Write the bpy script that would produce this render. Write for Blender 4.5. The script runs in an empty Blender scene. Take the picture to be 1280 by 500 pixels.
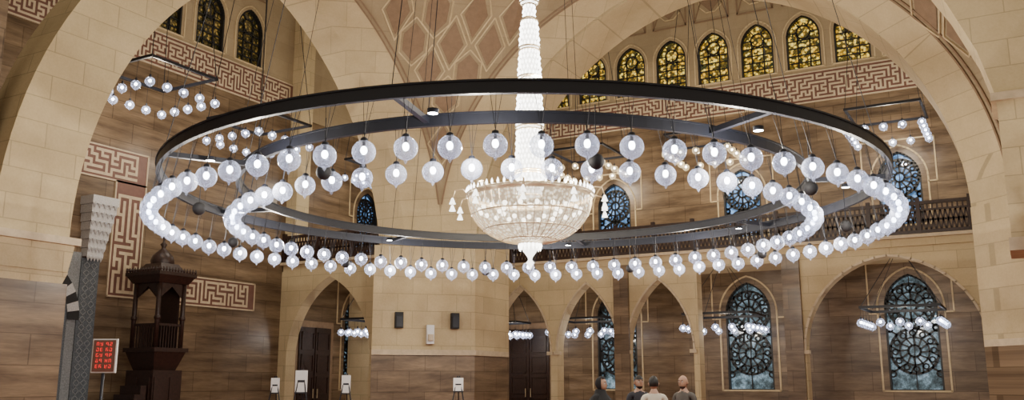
import bpy, bmesh, math, random
from math import sin, cos, pi, radians, sqrt, acos, atan2
from mathutils import Vector, Matrix
random.seed(7)
S = bpy.context.scene
COL = S.collection

# ------------------------------------------------------------------ materials
def newmat(name):
    m = bpy.data.materials.new(name); m.use_nodes = True
    nt = m.node_tree; nt.nodes.clear()
    out = nt.nodes.new('ShaderNodeOutputMaterial')
    return m, nt, out
def N(nt, t, **kw):
    n = nt.nodes.new(t)
    for k, v in kw.items(): setattr(n, k, v)
    return n
def L(nt, a, b): nt.links.new(a, b)
def math_(nt, op, a, b=None, c=None):
    n = N(nt, 'ShaderNodeMath', operation=op)
    for i, v in enumerate((a, b, c)):
        if v is None: continue
        if isinstance(v, (int, float)): n.inputs[i].default_value = v
        else: L(nt, v, n.inputs[i])
    return n.outputs[0]
def wallco(nt, su=1.0, sv=1.0):
    g = N(nt, 'ShaderNodeNewGeometry'); s = N(nt, 'ShaderNodeSeparateXYZ'); L(nt, g.outputs['Position'], s.inputs[0])
    u = math_(nt, 'ADD', s.outputs[0], math_(nt, 'MULTIPLY', s.outputs[1], 0.83))
    c = N(nt, 'ShaderNodeCombineXYZ')
    L(nt, math_(nt, 'MULTIPLY', u, su), c.inputs[0]); L(nt, math_(nt, 'MULTIPLY', s.outputs[2], sv), c.inputs[1])
    return c.outputs[0]
def ramp(nt, fac, stops):
    r = N(nt, 'ShaderNodeValToRGB'); el = r.color_ramp.elements
    while len(el) < len(stops): el.new(0.5)
    for e, (p, c) in zip(el, stops): e.position = p; e.color = (*c, 1)
    L(nt, fac, r.inputs[0]); return r.outputs[0]
def mix(nt, fac, a, b, mode='MIX'):
    n = N(nt, 'ShaderNodeMix', data_type='RGBA', blend_type=mode)
    for sock, v in ((n.inputs[0], fac), (n.inputs[6], a), (n.inputs[7], b)):
        if isinstance(v, tuple): sock.default_value = (*v, 1)
        elif isinstance(v, (int, float)): sock.default_value = v
        else: L(nt, v, sock)
    return n.outputs[2]
def noise(nt, vec, scale, detail=3, rough=.6):
    n = N(nt, 'ShaderNodeTexNoise'); n.inputs['Scale'].default_value = scale
    n.inputs['Detail'].default_value = detail; n.inputs['Roughness'].default_value = rough
    if vec is not None: L(nt, vec, n.inputs['Vector'])
    return n.outputs[0]
def geopos(nt): return N(nt, 'ShaderNodeNewGeometry').outputs['Position']
def bsdf(nt, out, col, rough=.6, metal=0, emis=None, es=0, bump=None, bs=.2, spec=.5):
    p = N(nt, 'ShaderNodeBsdfPrincipled')
    if isinstance(col, tuple): p.inputs['Base Color'].default_value = (*col, 1)
    else: L(nt, col, p.inputs['Base Color'])
    p.inputs['Roughness'].default_value = rough; p.inputs['Metallic'].default_value = metal
    p.inputs['Specular IOR Level'].default_value = spec
    if emis is not None:
        if isinstance(emis, tuple): p.inputs['Emission Color'].default_value = (*emis, 1)
        else: L(nt, emis, p.inputs['Emission Color'])
        p.inputs['Emission Strength'].default_value = es
    if bump is not None:
        b = N(nt, 'ShaderNodeBump'); b.inputs['Strength'].default_value = bs; b.inputs['Distance'].default_value = .03
        L(nt, bump, b.inputs['Height']); L(nt, b.outputs[0], p.inputs['Normal'])
    L(nt, p.outputs[0], out.inputs[0]); return p
def plain(name, col, rough=.6, metal=0, var=.12, vs=6, **kw):
    m, nt, o = newmat(name)
    n = noise(nt, geopos(nt), vs)
    c = ramp(nt, n, [(.3, tuple(x*(1-var) for x in col)), (.7, tuple(min(1, x*(1+var)) for x in col))])
    bsdf(nt, o, c, rough, metal, **kw); return m
def emit(name, col, st, var=0.0, vs=30):
    m, nt, o = newmat(name)
    e = N(nt, 'ShaderNodeEmission'); e.inputs[1].default_value = st
    n = noise(nt, geopos(nt), vs)
    c = ramp(nt, n, [(.3, tuple(x*(1-var) for x in col)), (.7, col)])
    L(nt, c, e.inputs[0]); L(nt, e.outputs[0], o.inputs[0]); return m
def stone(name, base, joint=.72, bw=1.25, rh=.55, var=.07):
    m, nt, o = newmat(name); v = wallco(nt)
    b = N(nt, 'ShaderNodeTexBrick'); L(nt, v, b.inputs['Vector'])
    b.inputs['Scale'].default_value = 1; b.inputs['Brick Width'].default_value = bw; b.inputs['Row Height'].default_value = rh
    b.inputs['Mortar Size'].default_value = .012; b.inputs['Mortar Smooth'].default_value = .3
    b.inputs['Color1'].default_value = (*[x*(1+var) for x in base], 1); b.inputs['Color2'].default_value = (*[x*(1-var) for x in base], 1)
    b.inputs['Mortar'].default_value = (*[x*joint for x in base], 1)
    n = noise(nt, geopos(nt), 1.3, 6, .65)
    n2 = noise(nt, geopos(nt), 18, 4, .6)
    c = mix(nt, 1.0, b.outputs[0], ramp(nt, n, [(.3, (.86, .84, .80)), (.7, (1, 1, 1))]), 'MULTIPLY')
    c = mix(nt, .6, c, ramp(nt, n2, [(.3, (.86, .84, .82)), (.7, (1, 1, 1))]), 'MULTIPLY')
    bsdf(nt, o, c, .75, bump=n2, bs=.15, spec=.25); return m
def travertine(name, dark, light):
    m, nt, o = newmat(name)
    n = noise(nt, wallco(nt, .45, 3.2), 1.0, 6, .62)
    nf = noise(nt, wallco(nt, 3.2, 26), 1.0, 3, .6)
    c = ramp(nt, n, [(.34, dark), (.5, tuple((a+b)/2 for a, b in zip(dark, light))), (.68, light)])
    c = mix(nt, .7, c, ramp(nt, nf, [(.35, (.70, .69, .68)), (.65, (1, 1, 1))]), 'MULTIPLY')
    b = N(nt, 'ShaderNodeTexBrick'); L(nt, wallco(nt), b.inputs['Vector'])
    b.inputs['Scale'].default_value = 1; b.inputs['Brick Width'].default_value = 1.3; b.inputs['Row Height'].default_value = .65
    b.inputs['Mortar Size'].default_value = .012
    b.inputs['Color1'].default_value = (1, 1, 1, 1); b.inputs['Color2'].default_value = (.70, .69, .68, 1); b.inputs['Mortar'].default_value = (.5, .47, .44, 1)
    c = mix(nt, 1.0, c, b.outputs[0], 'MULTIPLY')
    bsdf(nt, o, c, .33, spec=.45); return m

M = {}
M['lime'] = stone('limestone_blocks', (.64, .52, .32))
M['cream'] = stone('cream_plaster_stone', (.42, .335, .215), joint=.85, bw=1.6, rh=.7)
M['trav'] = travertine('brown_travertine', (.125, .080, .048), (.33, .235, .145))
M['taupe'] = plain('taupe_inlay_stone', (.25, .165, .10), .7)
M['maroon'] = plain('maroon_marble', (.165, .075, .055), .5)
M['inlay'] = plain('cream_inlay', (.58, .47, .32), .6)
M['wood'] = plain('dark_carved_wood', (.030, .013, .009), .45, vs=14, var=.4)
M['iron'] = plain('black_iron', (.008, .010, .018), .5, .0)
M['gold'] = plain('gilded_brass', (.75, .62, .42), .3, .6)
M['border'] = plain('cream_border', (.62, .49, .29), .6)
M['frame'] = plain('dark_bronze_frame', (.012, .012, .012), .5)
M['white'] = plain('white_board', (.75, .75, .74), .5, var=.03)
M['muq'] = plain('white_muqarnas_plaster', (.60, .60, .60), .6, vs=40, var=.3)
M['mosaic'] = plain('blue_grey_mosaic', (.11, .13, .15), .5, vs=30, var=.5)
M['mosaic2'] = plain('pale_mosaic_line', (.26, .28, .29), .5, vs=30, var=.3)
M['speaker'] = plain('black_speaker_mesh', (.02, .02, .022), .7)
M['carpet'] = plain('red_carpet', (.22, .05, .035), .95, vs=3)
M['bulb'] = emit('led_bulb', (.93, .96, 1), 30)
M['warmbulb'] = emit('warm_bulb', (1, .93, .78), 22)
M['spot'] = emit('spot_led', (1, .98, .92), 60)
M['crystal'] = emit('lit_crystal', (1, .96, .88), 13, .6, 60)
M['core'] = emit('lit_crystal_core', (1, .95, .84), 6, .3, 20)

def globe_mat(name, tint, es, base=.16):
    m, nt, o = newmat(name)
    tr = N(nt, 'ShaderNodeBsdfTransparent'); tr.inputs[0].default_value = (.93, .95, 1, 1)
    p = N(nt, 'ShaderNodeBsdfPrincipled'); p.inputs['Roughness'].default_value = .1
    p.inputs['Base Color'].default_value = (*tint, 1)
    p.inputs['Emission Color'].default_value = (*tint, 1)
    p.inputs['Emission Strength'].default_value = es
    v = N(nt, 'ShaderNodeTexVoronoi'); v.inputs['Scale'].default_value = 38; L(nt, geopos(nt), v.inputs['Vector'])
    sp = ramp(nt, v.outputs['Distance'], [(.12, (.75, .75, .75)), (.38, (0, 0, 0))])
    lw = N(nt, 'ShaderNodeLayerWeight'); lw.inputs[0].default_value = .3
    f = math_(nt, 'ADD', math_(nt, 'MULTIPLY', lw.outputs['Facing'], .42), base)
    f = math_(nt, 'ADD', f, math_(nt, 'MULTIPLY', sp, .42))
    f = math_(nt, 'MINIMUM', f, .9)
    mx = N(nt, 'ShaderNodeMixShader'); L(nt, f, mx.inputs[0]); L(nt, tr.outputs[0], mx.inputs[1]); L(nt, p.outputs[0], mx.inputs[2])
    L(nt, mx.outputs[0], o.inputs[0]); return m
M['globe'] = globe_mat('seeded_glass_globe', (.60, .65, .82), .26, .18)
M['globew'] = globe_mat('warm_glass_globe', (.95, .80, .50), .5)

def glass_pattern(name, stops, scale, es):
    m, nt, o = newmat(name)
    v = N(nt, 'ShaderNodeTexVoronoi'); v.inputs['Scale'].default_value = scale; L(nt, geopos(nt), v.inputs['Vector'])
    s = N(nt, 'ShaderNodeSeparateColor'); L(nt, v.outputs['Color'], s.inputs[0])
    c = ramp(nt, s.outputs[0], stops)
    e = ramp(nt, v.outputs['Distance'], [(.25, (1, 1, 1)), (.75, (.25, .25, .25))])
    c = mix(nt, 1, c, e, 'MULTIPLY')
    bsdf(nt, o, c, .2, emis=c, es=es); return m
M['gold_glass'] = glass_pattern('amber_stained_glass', [(.0, (.02, .03, .01)), (.42, (.16, .10, .012)), (.58, (.90, .50, .03)), (.92, (1, .78, .16))], 10, 1.2)
M['dim_glass'] = glass_pattern('dim_amber_glass', [(.0, (.015, .018, .006)), (.6, (.10, .07, .02)), (.9, (.40, .27, .07))], 10, .35)
def dusk_glass(name, es, sat=1):
    m, nt, o = newmat(name)
    n = noise(nt, geopos(nt), 2.4, 8, .75)
    if sat: st = [(.38, (.015, .03, .05)), (.48, (.06, .14, .30)), (.58, (.18, .40, .80)), (.72, (.45, .65, .95))]
    else: st = [(.38, (.02, .03, .035)), (.5, (.09, .14, .17)), (.6, (.26, .40, .52)), (.72, (.55, .66, .74))]
    c = ramp(nt, n, st)
    bsdf(nt, o, c, .1, emis=c, es=es); return m
M['dusk'] = dusk_glass('dusk_sky_glass', 1.1)
M['duskdark'] = dusk_glass('dusk_garden_glass', .5, 0)

# ------------------------------------------------------------------ mesh builder
class MB:
    def __init__(s): s.v = []; s.f = []; s.mi = []; s.sm = []; s.mats = []
    def m(s, key):
        if key not in s.mats: s.mats.append(key)
        return s.mats.index(key)
    def add(s, vs, fs, mat, smooth=False):
        o = len(s.v); k = s.m(mat)
        s.v += [tuple(p) for p in vs]
        for f in fs: s.f.append([i+o for i in f]); s.mi.append(k); s.sm.append(smooth)
    def box(s, c, d, mat, rot=0.0, M4=None):
        hx, hy, hz = d[0]/2, d[1]/2, d[2]/2; vs = []
        for z in (-hz, hz):
            for x, y in ((-hx, -hy), (hx, -hy), (hx, hy), (-hx, hy)):
                if M4 is not None: p = M4 @ Vector((x, y, z)); vs.append((c[0]+p.x, c[1]+p.y, c[2]+p.z))
                else: vs.append((c[0]+x*cos(rot)-y*sin(rot), c[1]+x*sin(rot)+y*cos(rot), c[2]+z))
        s.add(vs, [(0, 3, 2, 1), (4, 5, 6, 7), (0, 1, 5, 4), (1, 2, 6, 5), (2, 3, 7, 6), (3, 0, 4, 7)], mat)
    def frustum(s, c, d0, d1, h, mat):
        vs = []
        for (a, b), z in ((d0, 0), (d1, h)):
            for x, y in ((-a/2, -b/2), (a/2, -b/2), (a/2, b/2), (-a/2, b/2)): vs.append((c[0]+x, c[1]+y, c[2]+z))
        s.add(vs, [(0, 3, 2, 1), (4, 5, 6, 7), (0, 1, 5, 4), (1, 2, 6, 5), (2, 3, 7, 6), (3, 0, 4, 7)], mat)
    def lathe(s, c, prof, n, mat, smooth=True, closed=False):
        vs = []; fs = []
        for r, z in prof:
            for i in range(n):
                a = 2*pi*i/n; vs.append((c[0]+r*cos(a), c[1]+r*sin(a), c[2]+z))
        k = len(prof); rng = k if closed else k-1
        for j in range(rng):
            j2 = (j+1) % k
            for i in range(n):
                i2 = (i+1) % n
                fs.append((j*n+i, j*n+i2, j2*n+i2, j2*n+i))
        s.add(vs, fs, mat, smooth)
    def sphere(s, c, r, mat, n=14, k=9, sz=1):
        s.lathe(c, [(max(r*sin(pi*j/k), .0005), -r*sz*cos(pi*j/k)) for j in range(k+1)], n, mat)
    def tube(s, a, b, r, mat, n=5, r2=None):
        a = Vector(a); b = Vector(b); d = b-a
        if d.length < 1e-6: return
        q = d.to_track_quat('Z', 'Y'); r2 = r if r2 is None else r2; vs = []
        for p, rr in ((a, r), (b, r2)):
            for i in range(n):
                t = 2*pi*i/n; vs.append(p+q @ Vector((rr*cos(t), rr*sin(t), 0)))
        fs = [(i, (i+1) % n, n+(i+1) % n, n+i) for i in range(n)]+[tuple(range(n))[::-1], tuple(range(n, 2*n))]
        s.add(vs, fs, mat, n > 6)
    def octa(s, c, r, h, mat):
        vs = [(c[0]+r, c[1], c[2]), (c[0], c[1]+r, c[2]), (c[0]-r, c[1], c[2]), (c[0], c[1]-r, c[2]), (c[0], c[1], c[2]+h), (c[0], c[1], c[2]-h)]
        s.add(vs, [(0, 1, 4), (1, 2, 4), (2, 3, 4), (3, 0, 4), (1, 0, 5), (2, 1, 5), (3, 2, 5), (0, 3, 5)], mat)
    def prism(s, foot, z0, z1, mat):
        n = len(foot)
        vs = [(x, y, z0) for x, y in foot]+[(x, y, z1) for x, y in foot]
        s.add(vs, [tuple(range(n))[::-1], tuple(range(n, 2*n))]+[(i, (i+1) % n, n+(i+1) % n, n+i) for i in range(n)], mat)
    # planar stuff: P maps (a,b,d)
    def poly(s, P, pts, d, mat): s.add([P(a, b, d) for a, b in pts], [tuple(range(len(pts)))], mat)
    def rect(s, P, a0, a1, b0, b1, d0, d1, mat):
        vs = [P(a, b, d) for d in (d0, d1) for a, b in ((a0, b0), (a1, b0), (a1, b1), (a0, b1))]
        s.add(vs, [(0, 3, 2, 1), (4, 5, 6, 7), (0, 1, 5, 4), (1, 2, 6, 5), (2, 3, 7, 6), (3, 0, 4, 7)], mat)
    def strip(s, P, pts, w, d0, d1, mat, closed=False):
        n = len(pts); rng = n if closed else n-1
        for i in range(rng):
            (a0, b0), (a1, b1) = pts[i], pts[(i+1) % n]
            dx, dy = a1-a0, b1-b0; l = math.hypot(dx, dy)
            if l < 1e-6: continue
            nx, ny = -dy/l*w/2, dx/l*w/2; ex, ey = dx/l*w*.2, dy/l*w*.2
            q = [(a0-ex+nx, b0-ey+ny), (a1+ex+nx, b1+ey+ny), (a1+ex-nx, b1+ey-ny), (a0-ex-nx, b0-ey-ny)]
            vs = [P(a, b, d) for d in (d0, d1) for a, b in q]
            s.add(vs, [(0, 3, 2, 1), (4, 5, 6, 7), (0, 1, 5, 4), (1, 2, 6, 5), (2, 3, 7, 6), (3, 0, 4, 7)], mat)
    def obj(s, name, parent=None, loc=None):
        me = bpy.data.meshes.new(name); me.from_pydata(s.v, [], s.f)
        for k in s.mats: me.materials.append(M[k])
        me.polygons.foreach_set('material_index', s.mi); me.polygons.foreach_set('use_smooth', s.sm); me.update()
        o = bpy.data.objects.new(name, me); COL.objects.link(o)
        if loc: o.location = loc
        if parent: o.parent = parent
        return o
def empty(name, loc=(0, 0, 0)):
    e = bpy.data.objects.new(name, None); e.empty_display_size = .2; e.location = loc; COL.objects.link(e); return e

YB = 18.5; XL = -16.1; YG = 14.5
def PN(y0): return lambda a, b, d: (a, y0-d, b)      # wall facing -y
def PW(x0): return lambda a, b, d: (x0+d, a, b)      # wall facing +x

def arch_pts(c, hw, zs, e, n=14, off=0):
    r = hw+e; R = r+off; out = []
    ta = acos(e/R)
    for i in range(n+1):
        t = ta*i/n; out.append((c-e+R*cos(t), zs+R*sin(t)))
    for i in range(n-1, -1, -1):
        t = ta*i/n; out.append((c+e-R*cos(t), zs+R*sin(t)))
    return out     # right spring -> apex -> left spring
def arch_loop(c, hw, zb, zs, e, n=10, off=0):
    return [(c+hw+off, zb-0*off)]+arch_pts(c, hw, zs, e, n, off)+[(c-hw-off, zb-0*off)]
def filled(name, loops, thick, P, mat):
    cu = bpy.data.curves.new(name, 'CURVE'); cu.dimensions = '2D'; cu.fill_mode = 'BOTH'; cu.extrude = thick/2
    for lp in loops:
        sp = cu.splines.new('POLY'); sp.points.add(len(lp)-1)
        for q, (a, b) in zip(sp.points, lp): q.co = (a, b, 0, 1)
        sp.use_cyclic_u = True
    ob = bpy.data.objects.new(name+'_c', cu); COL.objects.link(ob)
    dg = bpy.context.evaluated_depsgraph_get(); dg.update()
    me = bpy.data.meshes.new_from_object(ob.evaluated_get(dg))
    bpy.data.objects.remove(ob)
    for v in me.vertices: v.co = P(v.co.x, v.co.y, -(v.co.z+thick/2))
    me.materials.clear(); me.materials.append(M[mat]); me.name = name
    bm = bmesh.new(); bm.from_mesh(me); bmesh.ops.remove_doubles(bm, verts=bm.verts, dist=.0005)
    bmesh.ops.recalc_face_normals(bm, faces=bm.faces); bm.to_mesh(me); bm.free()
    for p in me.polygons: p.use_smooth = False
    o = bpy.data.objects.new(name, me); COL.objects.link(o); return o
def outline(a0, a1, z0, z1, notches):
    pts = [(a0, z1), (a0, z0)]
    for (c, hw, zs, e) in sorted(notches):
        pts += [(c-hw, z0)]+arch_pts(c, hw, zs, e)[::-1]+[(c+hw, z0)]
    pts += [(a1, z0), (a1, z1)]
    return pts

# ------------------------------------------------------------------ windows
wn = [0]
def circle(c, r, n=20, a0=0): return [(c[0]+r*cos(a0+2*pi*i/n), c[1]+r*sin(a0+2*pi*i/n)) for i in range(n)]
def window(P, c, hw, zb, zs, e, kind, glass):
    wn[0] += 1; b = MB()
    lp = arch_loop(c, hw, zb, zs, e)
    b.poly(P, lp, -.18, glass)
    b.strip(P, lp, .12, -.2, -.02, 'frame', True)
    top = zs+sqrt((hw+e)**2-e*e)
    D0, D1 = -.17, -.11
    if kind == 'small':
        for dx in (-hw*.36, hw*.36): b.strip(P, [(c+dx, zb), (c+dx, zs+.18)], .045, D0, D1, 'frame')
        z = zb+.3
        while z < zs+.1: b.strip(P, [(c-hw, z), (c+hw, z)], .04, D0, D1, 'frame'); z += .3
        b.strip(P, circle((c, zs+.2), hw*.42, 14), .05, D0, D1, 'frame', True)
        for k in range(6):
            t = k*pi/3; b.strip(P, [(c+hw*.42*cos(t), zs+.2+hw*.42*sin(t)), (c+hw*.85*cos(t), zs+.2+hw*.75*sin(t))], .04, D0, D1, 'frame')
    else:
        centers = []; r = hw*.9; z = zs+.05
        while z-r*.5 > zb: centers.append(z); z -= 2*r+.02
        for z in centers:
            cc = (c, z)
            def ins(pts): return [(min(max(x, c-hw), c+hw), max(y, zb)) for x, y in pts]
            b.strip(P, ins(circle(cc, r, 24)), .085, D0, D1, 'frame', True)
            b.strip(P, ins(circle(cc, r*.26, 12)), .07, D0, D1, 'frame', True)
            b.strip(P, ins(circle(cc, r*.62, 18)), .055, D0, D1, 'frame', True)
            for k in range(12):
                t = 2*pi*k/12+.3
                q = [(cc[0]+r*.26*cos(t), cc[1]+r*.26*sin(t)), (cc[0]+r*.62*cos(t+.2), cc[1]+r*.62*sin(t+.2)), (cc[0]+r*cos(t), cc[1]+r*sin(t))]
                b.strip(P, ins(q), .055, D0, D1, 'frame')
                b.strip(P, ins(circle((cc[0]+r*.8*cos(t+.26), cc[1]+r*.8*sin(t+.26)), r*.12, 8)), .05, D0, D1, 'frame', True)
            for sx in (-1, 1):
                for sz in (-1, 1):
                    b.strip(P, ins([(c+sx*hw*.6, z+sz*r*.75), (c+sx*hw, z+sz*r)]), .06, D0, D1, 'frame')
                    b.strip(P, ins(circle((c+sx*hw*.88, z+sz*r), .11, 8)), .05, D0, D1, 'frame', True)
        b.strip(P, [(c, top), (c, zb)], .03, D0, D1, 'frame')
        ol = arch_loop(c, hw, zb, zs, e, 10, .22)
        b.strip(P, ol, .06, 0, .025, 'border', True)
        t2 = top+.42
        b.strip(P, [(c-hw-.22, zs-.2), (c-hw-.5, zs-.2), (c-hw-.5, t2), (c+hw+.5, t2), (c+hw+.5, zs-.2), (c+hw+.22, zs-.2)], .05, 0, .025, 'border')
    return b.obj('window_%d' % wn[0])

# ------------------------------------------------------------------ kufic frieze (square maze lettering)
def kufic(b, P, a0, a1, z0, z1, rows=7, vertical=False):
    b.rect(P, a0, a1, z0, z1, 0, .03, 'maroon')
    b.strip(P, [(a0, z0), (a1, z0), (a1, z1), (a0, z1)], .05, 0, .05, 'inlay', True)
    if vertical: short, long_ = a1-a0, z1-z0
    else: short, long_ = z1-z0, a1-a0
    mg = short*.09; cell = (short-2*mg)/(2*rows-1)
    cols = max(2, int((long_-2*mg)/cell/2))
    G = [[0]*(2*cols-1) for _ in range(2*rows-1)]
    seen = {(0, 0)}; st = [(0, 0)]; G[0][0] = 1
    while st:
        r, c = st[-1]; nb = []
        for dr, dc in ((0, 1), (0, -1), (1, 0), (-1, 0), (0, 1) if random.random() < .5 else (1, 0)):
            rr, cc = r+dr, c+dc
            if 0 <= rr < rows and 0 <= cc < cols and (rr, cc) not in seen: nb.append((dr, dc))
        if not nb: st.pop(); continue
        dr, dc = random.choice(nb); seen.add((r+dr, c+dc)); st.append((r+dr, c+dc))
        G[2*r+dr][2*c+dc] = 1; G[2*(r+dr)][2*(c+dc)] = 1
    for r, row in enumerate(G):
        c = 0
        while c < len(row):
            if row[c]:
                c2 = c
                while c2 < len(row) and row[c2]: c2 += 1
                s0, s1 = mg+r*cell, mg+(r+1)*cell; l0, l1 = mg+c*cell, mg+c2*cell
                if vertical: q = [(a0+s0, z0+l0), (a0+s1, z0+l0), (a0+s1, z0+l1), (a0+s0, z0+l1)]
                else: q = [(a0+l0, z0+s0), (a0+l1, z0+s0), (a0+l1, z0+s1), (a0+l0, z0+s1)]
                b.poly(P, q, .045, 'inlay'); c = c2
            else: c += 1

# ------------------------------------------------------------------ shell
b = MB(); b.box((0, 1, -.1), (36, 38, .2), 'carpet'); b.obj('floor')

PB = PN(YB); PL = PW(XL)
clx = [-6.9+1.765*k for k in range(-4, 8)]
bay = [-11.35, -6.03, -.72, 4.9, 10.3]
cly = [-1.8+1.9*k for k in range(0, 6)]
W_, SP = .63, 14.62
# back wall
holes = [arch_loop(x, .85, 1.3, 4.15, .35) for x in (-6.03, -.72, 4.9, 10.3)] + [arch_loop(x, .72, 7.0, 8.7, .3) for x in bay]
filled('wall_back', [[(XL-.3, 0), (16, 0), (16, 11.95), (XL-.3, 11.95)]]+holes, .4, PB, 'trav')
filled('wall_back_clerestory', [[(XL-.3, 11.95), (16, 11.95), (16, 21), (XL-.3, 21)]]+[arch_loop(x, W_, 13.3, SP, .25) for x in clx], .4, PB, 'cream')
for x in (-6.03, -.72, 4.9, 10.3): window(PB, x, .85, 1.3, 4.15, .35, 'rose', 'duskdark')
for x in bay: window(PB, x, .72, 7.0, 8.7, .3, 'rose', 'dusk')
for x in clx: window(PB, x, W_, 13.3, SP, .25, 'small', 'gold_glass')
# left wall
holes = [arch_loop(14.6, .85, 1.3, 4.15, .35), arch_loop(15.0, .72, 7.0, 8.7, .3)]
filled('wall_left', [[(-16, 0), (YB, 0), (YB, 11.95), (-16, 11.95)]]+holes, .4, PL, 'trav')
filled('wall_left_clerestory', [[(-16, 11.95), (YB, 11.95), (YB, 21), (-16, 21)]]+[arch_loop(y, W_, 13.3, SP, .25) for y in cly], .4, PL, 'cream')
window(PL, 14.6, .85, 1.3, 4.15, .35, 'rose', 'duskdark')
window(PL, 15.0, .72, 7.0, 8.7, .3, 'rose', 'dusk')
for y in cly: window(PL, y, W_, 13.3, SP, .25, 'small', 'dim_glass')
# friezes
b = MB(); kufic(b, PB, -15.8, 12, 11.95, 13.12); b.obj('kufic_frieze')
b = MB(); kufic(b, PL, -4, 10.2, 11.95, 13.12); b.obj('kufic_frieze')
b = MB(); kufic(b, PL, 5.0, 8.6, 4.15, 5.1, 5); kufic(b, PL, 2.5, 3.6, 4.2, 7.8, 5, True); kufic(b, PL, -1.5, 3.6, 7.8, 8.8, 5); b.obj('kufic_frieze')
# clerestory borders + strapwork panels above the windows
def strapwork(P, cs, name):
    b = MB()
    for c in cs:
        b.strip(P, arch_loop(c, W_, 13.3, SP, .25, 8, .12), .05, 0, .03, 'border', True)
        z0 = 16.0
        b.strip(P, [(c-.7, z0), (c+.7, z0), (c+.7, z0+1.5), (c, z0+2.1), (c-.7, z0+1.5)], .06, 0, .03, 'taupe', True)
        b.poly(P, [(c, z0+.35), (c+.42, z0+.8), (c, z0+1.25), (c-.42, z0+.8)], .015, 'taupe')
        b.strip(P, circle((c, z0+.8), .5, 8, pi/8), .04, 0, .03, 'border', True)
        for sx in (-1, 1):
            b.strip(P, [(c+sx*.7, z0), (c+sx*.42, z0+.8), (c+sx*.7, z0+1.5)], .04, 0, .03, 'taupe')
    return b.obj(name)
strapwork(PB, clx, 'trim_1'); strapwork(PL, cly, 'trim_2')

# gallery: slab, railing, arcade
b = MB(); b.box((2.8, (YG+YB)/2+.05, 5.85), (26.4, YB-YG+.3, .3), 'lime'); b.box((2.8, YG-.12, 5.98), (26.4, .3, .1), 'inlay')
b.box((-13.05, (10+YB)/2, 5.85), (6.0, YB-10, .3), 'lime'); b.box((-13.05, 9.95, 5.98), (6.0, .3, .1), 'inlay'); b.obj('gallery_floor')
def railing(name, a0, a1, y):
    b = MB(); P = PN(y); z0, z1 = 6.04, 7.05
    b.rect(P, a0, a1, z1-.1, z1, -.06, .06, 'wood'); b.rect(P, a0, a1, z0, z0+.12, -.05, .05, 'wood'); b.rect(P, a0, a1, z1-.3, z1-.24, -.03, .03, 'wood')
    n = int((a1-a0)/1.36)
    for i in range(n+1):
        a = a0+(a1-a0)*i/n; b.rect(P, a-.06, a+.06, z0, z1+.1, -.07, .07, 'wood')
    st = .14; k = int((a1-a0)/st)
    for i in range(k):
        a = a0+i*st
        b.strip(P, [(a, z0+.09), (a+st, z1-.3)], .055, -.015, .015, 'wood'); b.strip(P, [(a+st, z0+.09), (a, z1-.3)], .055, -.015, .015, 'wood')
        b.strip(P, [(a+st/2, z1-.27), (a+st/2, z1-.05)], .055, -.015, .015, 'wood')
        b.strip(P, [(a, z0+.42), (a+st, z0+.42)], .06, -.015, .015, 'wood')
    b.obj(name)
railing('balcony_railing', -10, 15.8, YG-.1); railing('balcony_railing', XL+.1, -11.0, 9.95)
NA = [(-8.25, 1.27, 2.7, 1.75), (-5.5, 1.2, 2.7, 1.85), (-2.75, 1.2, 2.7, 1.85), (4.75, 2.6, 2.6, .25), (10.3, 2.6, 2.6, .25)]
PG = PN(YG)
o = outline(-10, 15.8, 0, 5.7, NA)
i = next(k for k, p in enumerate(o) if abs(p[0]-2.15) < 1e-3 and p[1] == 0)
o = o[:i]+[(-1.35, 0), (-1.35, 5.45), (1.55, 5.45), (1.55, 0)]+o[i:]
filled('wall_arcade_back', [o], .5, PG, 'lime')
b = MB()
for x in (-4.12, 1.82): b.rect(PG, x-.28, x+.28, 0, 5.7, 0, .12, 'trav')
for c, hw, zs, e in NA:
    b.strip(PG, arch_pts(c, hw, zs, e, 12, .03), .07, 0, .04, 'inlay')
    for sx in (-1, 1): b.rect(PG, c+sx*hw-.12, c+sx*hw+.12, zs-.12, zs, -.1, .08, 'inlay')
b.obj('trim_3')
PA = PN(10.0)
filled('wall_arcade_left', [outline(XL, -10.9, 0, 5.7, [(-13.75, 1.95, 2.5, 1.2)])], .5, PA, 'lime')
filled('wall_arcade_left_inner', [outline(XL, -9.5, 0, 5.7, [(-13.2, 1.2, 2.5, 1.6)])], .4, PN(14.0), 'lime')

# doors
def door(P, c, w, h, name):
    b = MB()
    b.rect(P, c-w/2-.2, c+w/2+.2, 0, h+.25, 0, .06, 'taupe')
    b.rect(P, c-w/2, c+w/2, 0, h, .05, .12, 'wood')
    for s in (-1, 1):
        x0 = c+s*w/4
        for z in (.3, 1.15, 2.0, 2.85):
            if z+.7 < h:
                b.strip(P, [(x0-w*.18, z), (x0+w*.18, z), (x0+w*.18, z+.65), (x0-w*.18, z+.65)], .05, .12, .16, 'wood', True)
                b.poly(P, [(x0, z+.1), (x0+w*.12, z+.33), (x0, z+.55), (x0-w*.12, z+.33)], .14, 'wood')
    b.rect(P, c-.03, c+.03, 0, h, .12, .17, 'wood')
    for s in (-.12, .12): b.tube(P(c+s, 1.0, .2), P(c+s, 1.35, .2), .02, 'gold')
    b.obj(name)
door(PB, -10.0, 1.9, 3.8, 'door_1'); door(PL, 11.9, 1.8, 3.7, 'door_2')

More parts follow.
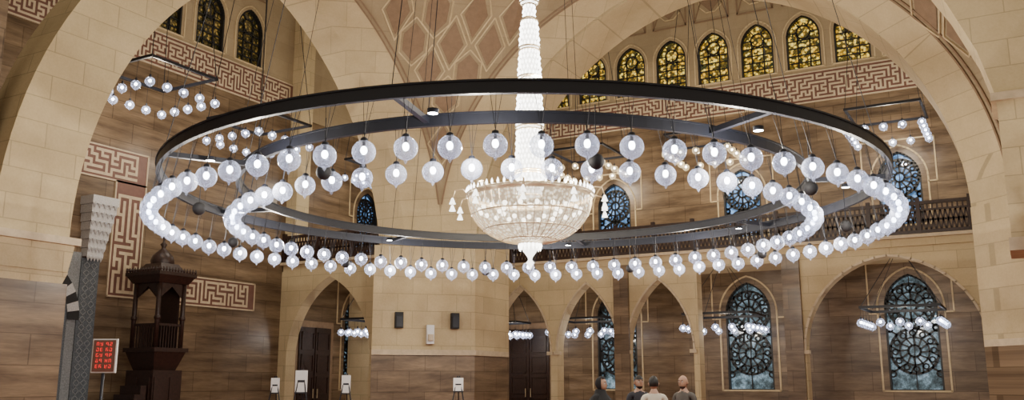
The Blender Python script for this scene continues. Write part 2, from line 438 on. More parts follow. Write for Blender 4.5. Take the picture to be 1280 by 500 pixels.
# ------------------------------------------------------------------ main arches, piers, pendentive
NAp = (0, 7.4, 5.8, .9)      # north arch  (c, hw, spring, e)
WAp = (3.2, 6.3, 4.7, 3.2)   # west arch
def hwz(ap, z, off=0):
    c, hw, zs, e = ap
    if z <= zs: return hw
    v = (hw+e)**2-(z-zs)**2
    return max(0, sqrt(max(v, 0))-e)
def ring_loop(ap, z0, width, n=28, zb0=0):
    c, hw, zs, e = ap
    inner = arch_pts(c, hw, zs, e, n); outer = arch_pts(c, hw, zs, e, n, width)
    return [(c+hw+width, z0)]+outer+[(c-hw-width, z0), (c-hw, z0)]+inner[::-1]+[(c+hw, z0)]
filled('arch_back', [ring_loop(NAp, 5.96, 2.0)], 2.1, PN(10.05), 'lime')
filled('arch_left', [ring_loop(WAp, 4.7, 1.75)], 1.1, PW(-9.9), 'lime')

def pend(name, sx):
    b = MB(); zs = [5.9+.3*i for i in range(28)]
    rows = []
    def ends(z):
        pn = Vector((sx*hwz(NAp, z), 9.9, z))
        pw = Vector((-9.9, WAp[0]+hwz(WAp, z), z)) if sx < 0 else Vector((9.9, hwz(NAp, z), z))
        return pn, pw
    for z in zs: rows.append(ends(z))
    bw = 1.35
    for (a, c), (a2, c2) in zip(rows[:-1], rows[1:]):
        L1 = (c-a).length; L2 = (c2-a2).length
        f1 = min(.5, bw/L1) if L1 > 0 else .5; f2 = min(.5, bw/L2)
        A = [a, a.lerp(c, f1), a.lerp(c, 1-f1), c]; B = [a2, a2.lerp(c2, f2), a2.lerp(c2, 1-f2), c2]
        for k, m in ((0, 'lime'), (1, 'cream'), (2, 'lime')):
            if k == 1 and L1 <= 2*bw and L2 <= 2*bw: continue
            b.add([A[k], A[k+1], B[k+1], B[k]], [(0, 1, 2, 3)], m)
    def pt(s, z):   # s metres from the centre line
        pn, pw = ends(z)
        d = (pw-pn); l = d.length; n = Vector((-d.y, d.x, 0)).normalized()
        if n.y > 0: n = -n
        return (pn+pw)/2+d.normalized()*s+n*.03, l/2-bw
    z = 6.6; j = 0
    while z < 13.8:
        for i in range(-9, 10):
            s = i*1.24+(.62 if j % 2 else 0)
            ok = all(abs(s+ds) < pt(s, z+dz)[1]-.02 for ds, dz in ((0, -.5), (.4, 0), (-.4, 0), (0, .5)))
            if ok:
                if (i+j) % 3: q = [(0, -.55), (.38, 0), (0, .55), (-.38, 0)]
                else: q = [(0, -.48), (.34, -.2), (.34, .2), (0, .48), (-.34, .2), (-.34, -.2)]
                b.add([pt(s+x, z+y)[0] for x, y in q], [tuple(range(len(q)))], 'taupe')
                for (x, y), (x2, y2) in zip(q, q[1:]+q[:1]):
                    b.tube(pt(s+x*1.3, z+y*1.25)[0], pt(s+x2*1.3, z+y2*1.25)[0], .03, 'border', 4)
        z += .72; j += 1
    for sgn in (-1, 1):
        for off in (0, .16):
            zz = 6.0
            while zz < 13.8:
                l0 = pt(0, zz)[1]-off; l1 = pt(0, zz+.3)[1]-off
                if l0 > .02: b.tube(pt(sgn*l0, zz)[0], pt(sgn*l1, zz+.3)[0], .035, 'taupe', 4)
                zz += .3
    return b.obj(name)
pend('pendentive_left', -1); pend('pendentive_right', 1)
b = MB()
ft = [(-7.38, 9.86), (-9.75, 7.5), (-10.9, 9.95), (-10.9, 12.1), (-7.38, 12.1)]
b.prism(ft, 2.62, 5.95, 'lime'); b.prism([(x*.995 if k != 0 else x+.08, y-.06) for k, (x, y) in enumerate(ft)], 2.45, 2.62, 'inlay')
b.prism(ft, 0, 2.45, 'trav')
b.obj('corner_pier')
b = MB()
ft2 = [(7.38, 9.86), (9.9, 7.3), (11.5, 7.3), (11.5, 12.1), (7.38, 12.1)]
b.prism(ft2, 0, 2.45, 'trav'); b.prism([(x, y-.05) for x, y in ft2], 2.45, 2.62, 'inlay'); b.prism(ft2, 2.62, 5.95, 'lime')
b.obj('corner_pier')
# near-left pier with corbel
b = MB()
b.box((-10.5, -3.95, 1.85), (1.3, 1.75, 3.7), 'trav')
b.frustum((-10.45, -3.95, 3.7), (1.2, 1.5), (1.25, 1.7), .25, 'lime')
b.frustum((-10.42, -3.96, 3.95), (1.25, 1.65), (1.3, 1.85), .6, 'lime')
b.box((-10.4, -3.97, 4.62), (1.5, 2.0, .16), 'inlay')
b.obj('corbelled_pier')
b = MB(); b.box((-10.6, -10.3, 10.5), (.6, 11.0, 21), 'trav'); b.obj('wall_side_left')
# east springer with its corbel
pf = [(8.25, 4.3), (8.25, 7.1), (8.0, 8.1), (7.55, 9.2), (6.9, 10.4), (6.0, 11.6), (10.6, 11.6), (10.6, 4.3)]
filled('arch_springer_right', [pf], 1.3, PN(4.0), 'lime')
b = MB(); b.prism([(8.15, 3.9), (10.6, 3.9), (10.6, 5.4), (8.15, 5.4)], 7.0, 7.16, 'inlay')
b.prism([(8.2, 3.95), (10.6, 3.95), (10.6, 5.35), (8.2, 5.35)], 4.05, 4.3, 'inlay')
b.frustum((9.6, 4.65, 3.55), (1.7, 1.0), (2.3, 1.35), .5, 'lime'); b.box((10.0, 4.65, 1.78), (.9, .9, 3.56), 'lime'); b.obj('corbelled_pier')

b = MB(); b.box((XL+.25, 10.4, 13.5), (.5, .7, 15), 'lime'); b.obj('trim_4')

# mihrab niche at left
b = MB(); P = PL
for k in range(7):
    w = .9-.06*k; dd = .6-.05*k
    b.rect(P, 1.8-w/2, 1.8+w/2, 6.85-.26*k, 7.1-.26*k, 0, dd, 'muq')
    for q in range(5):
        a = 1.8-w/2+w*(q+.5)/5
        b.octa(P(a, 6.83-.26*k, dd-.02), .06, .13, 'muq')
b.rect(P, 1.5, 2.1, 0, 5.25, 0, .12, 'mosaic')
z = .1
while z < 5.1:
    for x0 in (1.68, 1.92):
        b.strip(P, [(x0, z), (x0+.1, z+.1), (x0, z+.2), (x0-.1, z+.1)], .02, .12, .13, 'mosaic2', True)
    z += .23
c, hw, zs, e = .1, 1.1, 3.4, .4
ip = arch_pts(c, hw, zs, e, 9); op = arch_pts(c, hw, zs, e, 9, .38)
for k in range(len(ip)-1):
    q = [ip[k], ip[k+1], op[k+1], op[k]]
    b.poly(P, q, .13, 'muq' if k % 2 else 'speaker')
b.rect(P, c-hw-.4, 1.5, 0, 5.4, 0, .08, 'mosaic2')
b.poly(P, arch_loop(c, hw, 0, zs, e), .1, 'mosaic')
b.obj('mihrab')

# minbar (carved wooden pulpit tower)
b = MB(); cx, cy = -14.7, 3.35
b.box((cx, cy, .15), (1.5, 1.3, .3), 'wood'); b.box((cx, cy, 1.1), (1.2, 1.05, 1.7), 'wood')
for s in (-1, 1):
    for t in (-.28, .28):
        b.box((cx+t, cy+s*.54, 1.1), (.42, .04, 1.3), 'wood'); b.box((cx+s*.61, cy+t, 1.1), (.04, .4, 1.3), 'wood')
b.frustum((cx, cy, 1.95), (.9, .8), (1.3, 1.15), .55, 'wood'); b.box((cx, cy, 2.55), (1.4, 1.25, .12), 'wood')
for sx in (-1, 1):
    for sy in (-1, 1):
        b.tube((cx+sx*.52, cy+sy*.46, 2.6), (cx+sx*.52, cy+sy*.46, 4.6), .07, 'wood', 8); b.sphere((cx+sx*.52, cy+sy*.46, 3.5), .1, 'wood', 8, 6)
    b.box((cx+sx*.52, cy, 3.3), (.05, .9, .07), 'wood'); b.box((cx, cy+sx*.46, 3.3), (1.0, .05, .07), 'wood')
    for q in range(-4, 5):
        b.box((cx+q*.11, cy+sx*.46, 2.95), (.03, .04, .7), 'wood'); b.box((cx+sx*.52, cy+q*.1, 2.95), (.04, .03, .7), 'wood')
    b.add([(cx+sx*.52, cy-.4, 4.55), (cx+sx*.52, cy-.4, 4.1), (cx+sx*.52, cy, 4.45), (cx+sx*.52, cy+.4, 4.1), (cx+sx*.52, cy+.4, 4.55)], [(0, 1, 2, 3, 4)], 'wood')
    b.add([(cx-.45, cy+sx*.46, 4.55), (cx-.45, cy+sx*.46, 4.1), (cx, cy+sx*.46, 4.45), (cx+.45, cy+sx*.46, 4.1), (cx+.45, cy+sx*.46, 4.55)], [(0, 1, 2, 3, 4)], 'wood')
b.box((cx, cy+.4, 3.5), (.8, .05, 2.0), 'wood')
b.frustum((cx, cy, 4.55), (1.2, 1.1), (1.5, 1.35), .22, 'wood'); b.box((cx, cy, 4.82), (1.55, 1.4, .1), 'wood')
for q in range(-6, 7):
    for s in (-1, 1): b.octa((cx+q*.12, cy+s*.68, 4.93), .05, .1, 'wood'); b.octa((cx+s*.75, cy+q*.11, 4.93), .05, .1, 'wood')
b.frustum((cx, cy, 4.87), (1.1, 1.0), (.7, .65), .3, 'wood'); b.lathe((cx, cy, 5.15), [(.33, 0), (.36, .1), (.3, .28), (.16, .42), (.07, .5), (.06, .56), (.11, .63), (.04, .7), (.03, .8), (.07, .86), (.005, 1.0)], 12, 'wood')
for k in range(6): b.box((cx, cy-.6-.2*k-.1, (1.5-.25*k)/2), (.9, .2, 1.5-.25*k), 'wood')
b.obj('minbar')

# ------------------------------------------------------------------ ring chandelier
RC = empty('ring_chandelier', (-.13, -.07, 0))
def ringband(r, z, h, w, name, n=128):
    b = MB(); b.lathe((0, 0, z), [(r-w/2, -h/2), (r+w/2, -h/2), (r+w/2, h/2), (r-w/2, h/2)], n, 'iron', False, True)
    b.lathe((0, 0, z), [(r-w/2-.02, h/2-.012), (r+w/2+.02, h/2-.012), (r+w/2+.02, h/2+.012), (r-w/2-.02, h/2+.012)], n, 'iron', False, True)
    return b.obj(name, RC)
ZR = 5.23; RO, RI = 6.76, 5.42
ringband(RO, ZR, .17, .07, 'outer_ring'); ringband(RI, ZR, .16, .07, 'inner_ring')
b = MB()
for k in range(8):
    t = radians(22.5+45*k-8)
    a = Vector((cos(t), sin(t), 0))
    b.box(tuple(a*(RO+RI)/2+Vector((0, 0, ZR))), (RO-RI, .08, .08), 'iron', t)
b.obj('radial_beams', RC)
def globes(n, r, zc, offs, name, mat='globe', bmat='bulb', R=.152, zr=ZR, rr=None):
    g = MB(); bl = MB(); w = MB()
    for i in range(n):
        t = 2*pi*(i+offs)/n; c = (r*cos(t), r*sin(t), zc+random.uniform(-.012, .012))
        g.sphere(c, R, mat, 24, 16)
        g.lathe(c, [(.03, -R+.002), (.016, -R-.012), (.02, -R-.022), (.010, -R-.034), (.001, -R-.05)], 8, mat)
        bl.sphere((c[0], c[1], c[2]+.02), .043, bmat, 8, 6, 1.3)
        bl.tube((c[0], c[1], c[2]+.07), (c[0], c[1], c[2]+R), .022, 'iron', 6)
        w.lathe(c, [(.05, R-.01), (.045, R+.025), (.02, R+.04)], 8, 'iron')
        top = c[2]+R+.04
        for s in (-1, 0, 1):
            dt = s*.011
            w.tube((c[0], c[1], top), (rr*cos(t+dt), rr*sin(t+dt), zr-.08), .004, 'iron', 3)
    g.obj(name+'_glass', RC); bl.obj(name+'_bulbs', RC); w.obj(name+'_wires', RC)
globes(76, 6.85, 4.45, .5, 'outer_globes', rr=RO); globes(62, 5.48, 4.48, .2, 'inner_globes', rr=RI)
b = MB()
for k in range(10):
    t = radians(36*k+20); r = (RO+RI)/2; c = (r*cos(t), r*sin(t), 4.45)
    b.sphere(c, .11, 'speaker', 12, 8); b.tube(c, (c[0], c[1], ZR), .008, 'iron', 4)
b.obj('speaker_balls', RC)
b = MB()
for k in range(8):
    t = radians(22.5+45*k-8+3); r = (RO+RI)/2
    b.lathe((r*cos(t), r*sin(t), ZR-.10), [(.001, 0), (.07, .0), (.07, .02)], 12, 'spot'); b.lathe((r*cos(t), r*sin(t), ZR-.10), [(.072, -.005), (.08, .06), (.001, .07)], 12, 'iron')
b.obj('spotlights', RC)
b = MB()
for k in range(8):
    t = radians(22.5+45*k-8)
    for r in (RO, RI):
        b.tube((r*cos(t), r*sin(t), ZR+.05), (.55*r*cos(t), .55*r*sin(t), 20), .007, 'iron', 4)
b.obj('suspension_cables', RC)

# ------------------------------------------------------------------ crystal chandelier
CC = empty('crystal_chandelier', (0, 0, -.03))
b = MB(); g = MB()
def tier(r0, r1, z0, z1, n, row=.1):
    b.lathe((0, 0, 0), [(.001, z0), (r0*.8, z0), (r1*.8, z1), (.001, z1)], 20, 'core')
    rows = int((z1-z0)/row)
    for j in range(rows):
        f = (j+.5)/rows; z = z0+(z1-z0)*f; r = r0+(r1-r0)*f+(.012 if j % 2 else 0)
        for i in range(n):
            t = 2*pi*(i+(j % 2)*.5)/n; b.octa((r*cos(t), r*sin(t), z), .028, row*.55, 'crystal')
    for z, r in ((z0, r0), (z1, r1)):
        g.lathe((0, 0, z), [(r+.005, -.02), (r+.035, 0), (r+.005, .02)], 20, 'gold')
tier(.22, .28, 5.25, 5.7, 22); tier(.28, .25, 5.75, 6.6, 22); tier(.27, .23, 6.66, 7.45, 20)
tier(.14, .14, 7.45, 7.72, 12); tier(.23, .19, 7.72, 8.3, 18); tier(.20, .16, 8.36, 8.95, 16); tier(.12, .11, 9.0, 9.3, 10)
tier(.18, .14, 9.35, 10.2, 14); tier(.16, .12, 10.3, 11.4, 12); tier(.14, .1, 11.5, 13, 10)
b.tube((0, 0, 13), (0, 0, 20), .03, 'gold', 8)
b.obj('crystal_column', CC)
m, nt, o = newmat('beaded_sparkle_bowl')
tr = N(nt, 'ShaderNodeBsdfTransparent'); em = N(nt, 'ShaderNodeEmission')
v = N(nt, 'ShaderNodeTexVoronoi'); v.inputs['Scale'].default_value = 16; L(nt, geopos(nt), v.inputs['Vector'])
L(nt, ramp(nt, v.outputs['Distance'], [(.0, (1, .95, .86)), (.25, (.70, .58, .42)), (.6, (.30, .23, .15))]), em.inputs[0]); em.inputs[1].default_value = 3.4  # bright cells in the emission paint the crystal sparkle of the lit bowl
mx = N(nt, 'ShaderNodeMixShader'); mx.inputs[0].default_value = .78
L(nt, tr.outputs[0], mx.inputs[1]); L(nt, em.outputs[0], mx.inputs[2]); L(nt, mx.outputs[0], o.inputs[0]); M['bowl'] = m
b = MB(); prof = []
BR = 1.22
for k in range(13):
    t = pi/2*k/12; prof.append((max(BR*cos(t)**.85, .12), 5.2-.9*sin(t)))
b.lathe((0, 0, 0), prof, 48, 'bowl')
b.obj('bowl_shell', CC)
for i in range(44):
    t = 2*pi*i/44
    for (r0, z0), (r1, z1) in zip(prof[:-1], prof[1:]):
        g.tube(((r0+.01)*cos(t), (r0+.01)*sin(t), z0), ((r1+.01)*cos(t), (r1+.01)*sin(t), z1), .008, 'gold', 3)
for r, z in (prof[0], prof[3], prof[6], prof[9], prof[11]):
    g.lathe((0, 0, z), [(r+.0, -.015), (r+.025, 0), (r, .015)], 48, 'gold')
g.lathe((0, 0, 0), [(BR+.02, 5.2), (BR+.06, 5.24), (BR+.06, 5.27), (BR+.02, 5.30)], 48, 'gold')
c2 = MB()
for i in range(60):
    t = 2*pi*i/60; c2.octa(((BR+.04)*cos(t), (BR+.04)*sin(t), 5.33), .03, .07, 'crystal')
for ring, n in ((1.0, 20), (.6, 12)):
    for i in range(n):
        t = 2*pi*i/n; c2.sphere((ring*cos(t), ring*sin(t), 4.95), .05, 'warmbulb', 8, 6)
c2.lathe((0, 0, 0), [(.001, 3.78), (.03, 3.84), (.08, 3.92), (.035, 3.98), (.05, 4.03), (.10, 4.10), (.18, 4.22), (.2, 4.3), (.15, 4.36)], 16, 'core')
for i in range(16):
    t = 2*pi*i/16; c2.octa((.21*cos(t), .21*sin(t), 4.25), .035, .1, 'crystal')
c2.obj('bowl_lights', CC)
c3 = MB()
for i in range(10):
    t = 2*pi*i/10+.1; q = Vector((cos(t), sin(t), 0))
    p0 = q*1.24+Vector((0, 0, 5.2)); p1 = q*1.35+Vector((0, 0, 5.33)); p2 = q*1.5+Vector((0, 0, 5.3)); p3 = q*1.55+Vector((0, 0, 5.15))
    for a, c in ((p0, p1), (p1, p2), (p2, p3)): g.tube(a, c, .012, 'gold', 5)
    for dz in (0, -.14):
        c3.lathe(tuple(p3+Vector((0, 0, dz))), [(.015, 0), (.03, -.03), (.05, -.09), (.065, -.12), (.001, -.11)], 10, 'core')
    g.tube(p3, p3-Vector((0, 0, .14)), .01, 'gold', 4)
c3.obj('bell_lamps', CC); g.obj('gilded_frame', CC)

# ------------------------------------------------------------------ square chandeliers
def lamp(parent, loc, power, r=.1, col=(1, .88, .70)):
    ld = bpy.data.lights.new('lamp', 'POINT'); ld.energy = power; ld.shadow_soft_size = r; ld.color = col
    lo = bpy.data.objects.new('lamp', ld); lo.location = loc; COL.objects.link(lo); lo.parent = parent; return lo
def square_ch(x, y, z, size=2.3, drop=.75, ztop=20, warm=False, power=120, rot=0):
    E = empty('square_chandelier', (x, y, z)); b = MB(); h = size/2
    gm, bmt = ('globew', 'warmbulb') if warm else ('globe', 'bulb')
    for s in (-1, 1):
        b.box((0, s*h, 0), (size+.08, .07, .08), 'iron'); b.box((s*h, 0, 0), (.07, size, .08), 'iron')
    for sx in (-1, 1):
        for sy in (-1, 1):
            b.tube((sx*h, sy*h, 0), (sx*h*.15, sy*h*.15, ztop-z), .012, 'iron', 4)
    g = MB()
    pos = []
    for k in range(4): pos += [(-h+size*k/4, -h), (h, -h+size*k/4), (h-size*k/4, h), (-h, h-size*k/4)]
    for px, py in pos:
        c = (px, py, -drop); g.sphere(c, .135, gm, 14, 10); g.sphere((px, py, -drop+.02), .045, bmt, 8, 6)
        g.tube((px, py, -drop-.13), (px, py, -drop-.17), .02, gm, 6, .005)
        b.tube((px, py, -drop+.13), (px, py, 0), .006, 'iron', 3); b.tube((px, py, -drop+.12), (px, py, -drop+.2), .03, 'iron', 6)
    b.obj('frame', E); g.obj('glass_globes', E)
    lamp(E, (0, 0, -drop), power)
for (x, y, z) in ((-13, 1.3, 10.4), (-13, 5.4, 10.0), (-13.2, 12.5, 10.2)): square_ch(x, y, z, power=190)
for x, wm in ((4.9, False), (-1.4, True), (-6.2, True)): square_ch(x, 16.3, 10.5, power=210, warm=wm)
for x in (4.9, -1.0, -6.3, -9.8): square_ch(x, 16.4, 3.95, size=2.3 if x > -9 else 1.2, drop=.5, ztop=5.7, power=65)
square_ch(-13.5, 12.2, 3.95, size=1.6, drop=.5, ztop=5.7, power=65)

# point lights added between the two globe rows to carry the ring bulbs' light
for k in range(10):
    t = radians(36*k+5); r = (RO+RI)/2
    lamp(RC, (r*cos(t), r*sin(t), 4.6), 250, .03, (1, .92, .80))
for k in range(5):
    t = 2*pi*k/5; lamp(CC, (.8*cos(t), .8*sin(t), 5.45), 220, .05, (1, .88, .68))
lamp(CC, (0.4, 0, 7.5), 350, .05, (1, .88, .68)); lamp(CC, (0.35, 0, 10.5), 350, .05, (1, .88, .68))

# ------------------------------------------------------------------ small things
def loudspeaker(c, name='loudspeaker'):
    b = MB(); b.box(c, (.26, .22, .5), 'speaker', radians(45)); b.box((c[0]+.04, c[1]-.04, c[2]-.05), (.2, .22, .34), 'iron', radians(45)); b.obj(name)
loudspeaker((-9.1, 8.03, 3.55)); loudspeaker((-7.8, 9.3, 3.55))
b = MB(); b.box((-8.35, 8.7, 3.1), (.24, .2, .6), 'white', radians(45)); b.box((-8.28, 8.63, 3.0), (.16, .2, .2), 'inlay', radians(45)); b.obj('white_pier_box')  # white dispenser-like box on the pier between the loudspeakers
def easel(x, y, zt=1.95, w=.42, h=.6, name='easel_board'):
    b = MB(); r = radians(29.5); q = Matrix.Rotation(r, 3, 'Z')
    def T(p): v = q @ Vector(p); return (x+v.x, y+v.y, v.z)
    b.box(T((0, 0, zt-h/2)), (w, .03, h), 'white', r); b.box(T((0, -.02, zt-h/2)), (w*.6, .01, h*.1), 'iron', r)
    for s in (-1, 1): b.tube(T((s*w*.1, .03, zt+.05)), T((s*.35, -.15, 0)), .018, 'iron')
    b.tube(T((0, .04, zt+.02)), T((0, .5, 0)), .018, 'iron'); b.box(T((0, -.03, zt-h-.02)), (w, .06, .03), 'iron', r); b.obj(name)
easel(-9.6, 4.2, 1.93, .34); easel(-8.9, 5.3, 1.8, .26, .5); easel(-10.2, 3.8, 1.72, .24, .4); easel(-5.25, 5.6, 1.72, .27, .35)
m, nt, o = newmat('red_led'); e = N(nt, 'ShaderNodeEmission'); e.inputs[0].default_value = (1, .03, .03, 1); e.inputs[1].default_value = 1.6; L(nt, e.outputs[0], o.inputs[0]); M['led'] = m
b = MB(); X0, Y0 = -4.86, -5.7; r = radians(29.5)
Pq = lambda a, z, d: (X0+a*cos(r)+d*sin(r), Y0+a*sin(r)-d*cos(r), z)
b.rect(Pq, -.2, .2, 1.75, 2.3, -.05, 0, 'white'); b.rect(Pq, -.18, .18, 1.77, 2.28, 0, .01, 'maroon')
for rr in range(5):
    for cc_ in range(4):
        a = -.11+cc_*.062+(.03 if cc_ > 1 else 0); z = 1.83+rr*.09
        segs = random.sample([0, 1, 2, 3, 4, 5, 6], 5)
        L_ = {0: [(a-.015, z+.05), (a+.015, z+.05)], 1: [(a+.015, z+.05), (a+.015, z+.025)], 2: [(a+.015, z+.025), (a+.015, z)], 3: [(a-.015, z), (a+.015, z)], 4: [(a-.015, z), (a-.015, z+.025)], 5: [(a-.015, z+.025), (a-.015, z+.05)], 6: [(a-.015, z+.025), (a+.015, z+.025)]}
        for s in segs: b.strip(Pq, L_[s], .007, .01, .014, 'led')
b.tube(Pq(0, 0, -.02), Pq(0, 1.75, -.02), .025, 'iron', 8); b.lathe(Pq(0, 0, -.02), [(.25, 0), (.25, .03), (.03, .06)], 16, 'iron')
b.obj('prayer_times_sign')

# ------------------------------------------------------------------ people
def skinmesh(verts, edges, sub=2):
    me = bpy.data.meshes.new('sk'); me.from_pydata([v[:3] for v in verts], edges, [])
    bm = bmesh.new(); bm.from_mesh(me); ly = bm.verts.layers.skin.verify()
    for i, v in enumerate(bm.verts):
        rr = verts[i][3]; v[ly].radius = (rr if isinstance(rr, tuple) else (rr, rr)); v[ly].use_root = (i == 0)
    bm.to_mesh(me); bm.free()
    ob = bpy.data.objects.new('sk', me); COL.objects.link(ob)
    md = ob.modifiers.new('Skin', 'SKIN'); md.use_smooth_shade = True
    sb = ob.modifiers.new('Sub', 'SUBSURF'); sb.levels = sub; sb.render_levels = sub
    dg = bpy.context.evaluated_depsgraph_get(); dg.update()
    out = bpy.data.meshes.new_from_object(ob.evaluated_get(dg)); bpy.data.objects.remove(ob)
    return out
def from_mesh(b, me, matf):
    vs = [tuple(v.co) for v in me.vertices]
    groups = {}
    for p in me.polygons: groups.setdefault(matf(p.center), []).append(tuple(p.vertices))
    for mt, fs in groups.items():
        used = sorted({i for f in fs for i in f}); mp = {o: n for n, o in enumerate(used)}
        b.add([vs[i] for i in used], [tuple(mp[i] for i in f) for f in fs], mt, True)
def person(x, y, yaw, h, top, legs, hair, skin, style='man', armbend=.5):
    b = MB(); k = h/1.75
    V = [(0, 0, .95, (.15, .11)), (0, 0, 1.12, (.14, .10)), (0, -.01, 1.30, (.165, .115)), (0, 0, 1.42, (.12, .09)), (0, 0, 1.50, .055), (0, -.01, 1.58, .05)]
    E = [(0, 1), (1, 2), (2, 3), (3, 4), (4, 5)]
    hands = []
    for s in (-1, 1):
        i = len(V)
        V += [(s*.17, .01, 1.43, .06), (s*.22, .02, 1.17, .047), (s*.22, -.12*armbend*2, 1.17-.25*(1-armbend*.6), .036), (s*.20, -.16*armbend*2, 1.13-.3*(1-armbend*.6), .027)]
        E += [(3, i), (i, i+1), (i+1, i+2), (i+2, i+3)]; hands.append((Vector(V[i+3][:3]), s, Vector(V[i+3][:3])-Vector(V[i+1][:3])))
        i = len(V)
        V += [(s*.09, 0, .86, .095), (s*.10, -.01, .50, .062), (s*.10, .02, .10, .042), (s*.11, -.13, .04, .035)]
        E += [(0, i), (i, i+1), (i+1, i+2), (i+2, i+3)]
    me = skinmesh(V, E)
    def mf(c):
        if c.z > 1.475 and abs(c.x) < .1: return skin
        if c.z < .12: return 'speaker'
        if c.z < .93 and abs(c.x) < .19 and not (c.y < -.1): return legs
        return top
    from_mesh(b, me, mf)
    if style in ('robe', 'woman'):
        b.lathe((0, 0, 0), [(.30, .05), (.29, .3), (.24, .7), (.19, 1.0), (.17, 1.2)], 20, top)
    b.lathe((0, -.005, 1.475), [(.075, -.02), (.07, .02), (.062, .025)], 14, top)
    for w, s, d in hands:
        d = d.normalized(); sd = Vector((s, 0, 0)); up = d.cross(sd).normalized()
        HV = [tuple(w)+(.024,), tuple(w+d*.05)+((.036, .016),), tuple(w+d*.09)+((.038, .015),)]; HE = [(0, 1), (1, 2)]
        from_mesh(b, skinmesh(HV, HE, 1), lambda c: skin)
        for q, ln in zip((-.03, -.01, .01, .03), (.062, .078, .074, .06)):
            p = w+d*.08+sd*q; FV = []; FE = []
            for j in range(4):
                FV.append(tuple(p+d*ln*j/3-up*(.004*j*j))+(.009-.001*j,)); 
                if j: FE.append((j-1, j))
            from_mesh(b, skinmesh(FV, FE, 1), lambda c: skin)
        p = w+d*.03-sd*.025
        from_mesh(b, skinmesh([tuple(p)+(.012,), tuple(p-sd*.02+d*.03)+(.0105,), tuple(p-sd*.03+d*.06)+(.009,)], [(0, 1), (1, 2)], 1), lambda c: skin)
    hc = Vector((0, -.02, 1.645)); n, kk = 20, 16
    def headpt(th, ph, grow=0):
        X = sin(ph)*sin(th); Yv = -sin(ph)*cos(th); Z = cos(ph)
        rx, ry, rz = .076, .098, .118
        if Z < -.1: rx *= 1-.30*(-Z-.1); 
        if Yv > 0 and Z < 0: ry *= 1-.35*(-Z)
        yy = Yv*ry-(.012 if (Yv < -.4 and Z < -.2) else 0)
        if Yv < -.6 and -.1 < Z < .3: yy += .006
        g = 1+grow
        return hc+Vector((X*rx*g, yy*g, Z*rz*g))
    vs = []; fs = []
    for j in range(kk+1):
        for i in range(n): vs.append(headpt(2*pi*i/n, max(.001, pi*j/kk)))
    for j in range(kk):
        for i in range(n): fs.append((j*n+i, j*n+(i+1) % n, (j+1)*n+(i+1) % n, (j+1)*n+i))
    b.add(vs, fs, skin, True)
    fy = hc.y-.098
    b.add([(-.008, fy+.008, 1.665), (.008, fy+.008, 1.665), (.017, fy+.008, 1.615), (-.017, fy+.008, 1.615), (0, fy-.020, 1.618), (0, fy, 1.662)], [(0, 5, 4, 3), (1, 2, 4, 5), (3, 4, 2)], skin, True)
    for s in (-1, 1):
        b.sphere((s*.03, fy+.016, 1.655), .012, 'white', 8, 6); b.sphere((s*.03, fy+.006, 1.655), .006, 'speaker', 6, 5)
        b.box((s*.03, fy+.008, 1.677), (.03, .01, .007), hair)
        if style != 'woman': b.lathe((s*.078, hc.y+.01, 1.64), [(.001, -.03), (.012, -.02), (.016, .01), (.001, .03)], 8, skin)
    b.box((0, fy+.012, 1.592), (.042, .012, .008), 'maroon')
    def shell(mat, grow, cond):
        vs = []; fs = []
        for j in range(kk+1):
            for i in range(n): vs.append(headpt(2*pi*i/n, max(.001, pi*j/kk), grow))
        for j in range(kk):
            for i in range(n):
                th = 2*pi*(i+.5)/n; ph = pi*(j+.5)/kk
                if cond(th, ph): fs.append((j*n+i, j*n+(i+1) % n, (j+1)*n+(i+1) % n, (j+1)*n+i))
        b.add(vs, fs, mat, True)
    if style == 'woman':
        shell(hair, .16, lambda t, p: not (cos(t) > .45 and .28*pi < p < .8*pi))
        b.lathe((0, 0, 1.36), [(.21, 0), (.17, .06), (.11, .12), (.085, .2)], 18, hair)
    elif style == 'bald':
        shell(hair, .03, lambda t, p: cos(t) < .1 and .42*pi < p < .62*pi)
        shell(hair, .05, lambda t, p: cos(t) > .3 and .70*pi < p < .95*pi)
    else:
        shell(hair, .09, lambda t, p: (p < .36*pi) or (cos(t) < .15 and p < .62*pi))
        if style == 'beard': shell(hair, .05, lambda t, p: cos(t) > .1 and .68*pi < p < .95*pi)
    o = b.obj('woman_standing' if style == 'woman' else 'man_standing', loc=(x, y, 0)); o.scale = (k, k, k); o.rotation_euler = (0, 0, yaw); return o
M['skin'] = plain('skin', (.42, .25, .17), .5, var=.05); M['hair'] = plain('black_hair', (.012, .010, .009), .6)
M['grey'] = plain('greying_hair', (.06, .05, .05), .7)
M['shirtw'] = plain('cream_shirt', (.62, .58, .48), .8, var=.05); M['blackc'] = plain('black_cloth', (.012, .012, .014), .85)
M['navy'] = plain('dark_shirt', (.03, .03, .04), .8); M['olive'] = plain('grey_shirt', (.10, .09, .08), .8)
def at(px_ratio, fwd):
    return (8.35+.870*px_ratio*fwd-.492*fwd, -15.48+.492*px_ratio*fwd+.870*fwd)
F0 = radians(29.5)
person(*at(.0955, 15.2), F0+1.0, 1.67, 'blackc', 'blackc', 'blackc', 'skin', 'woman')
person(*at(.137, 16.0), F0+.25, 1.70, 'navy', 'blackc', 'hair', 'skin', 'beard')
person(*at(.1535, 14.6), F0+pi, 1.68, 'shirtw', 'olive', 'hair', 'skin', 'man')
person(*at(.186, 15.4), F0-.7, 1.70, 'olive', 'blackc', 'grey', 'skin', 'bald')

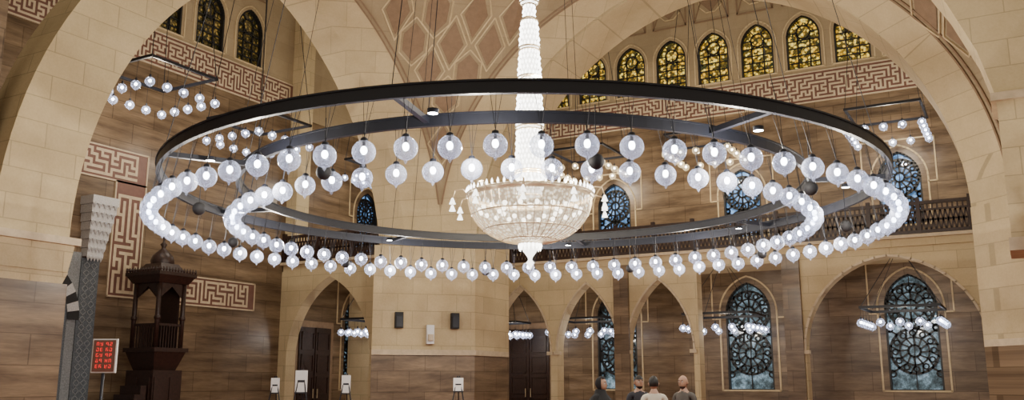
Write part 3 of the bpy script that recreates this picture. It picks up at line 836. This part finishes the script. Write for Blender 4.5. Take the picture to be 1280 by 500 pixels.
# ------------------------------------------------------------------ world, camera
w = bpy.data.worlds.new('hall_ambient'); S.world = w; w.use_nodes = True
bg = w.node_tree.nodes['Background']; bg.inputs[0].default_value = (1.0, .84, .64, 1); bg.inputs[1].default_value = .48
cam = bpy.data.cameras.new('camera'); cam.sensor_fit = 'HORIZONTAL'; cam.sensor_width = 36; cam.lens = 1130/1280*36; cam.clip_end = 200
co = bpy.data.objects.new('camera', cam); COL.objects.link(co)
co.location = (8.35, -15.48, 1.6); co.rotation_euler = (radians(90+11.4), 0, radians(29.5)); S.camera = co
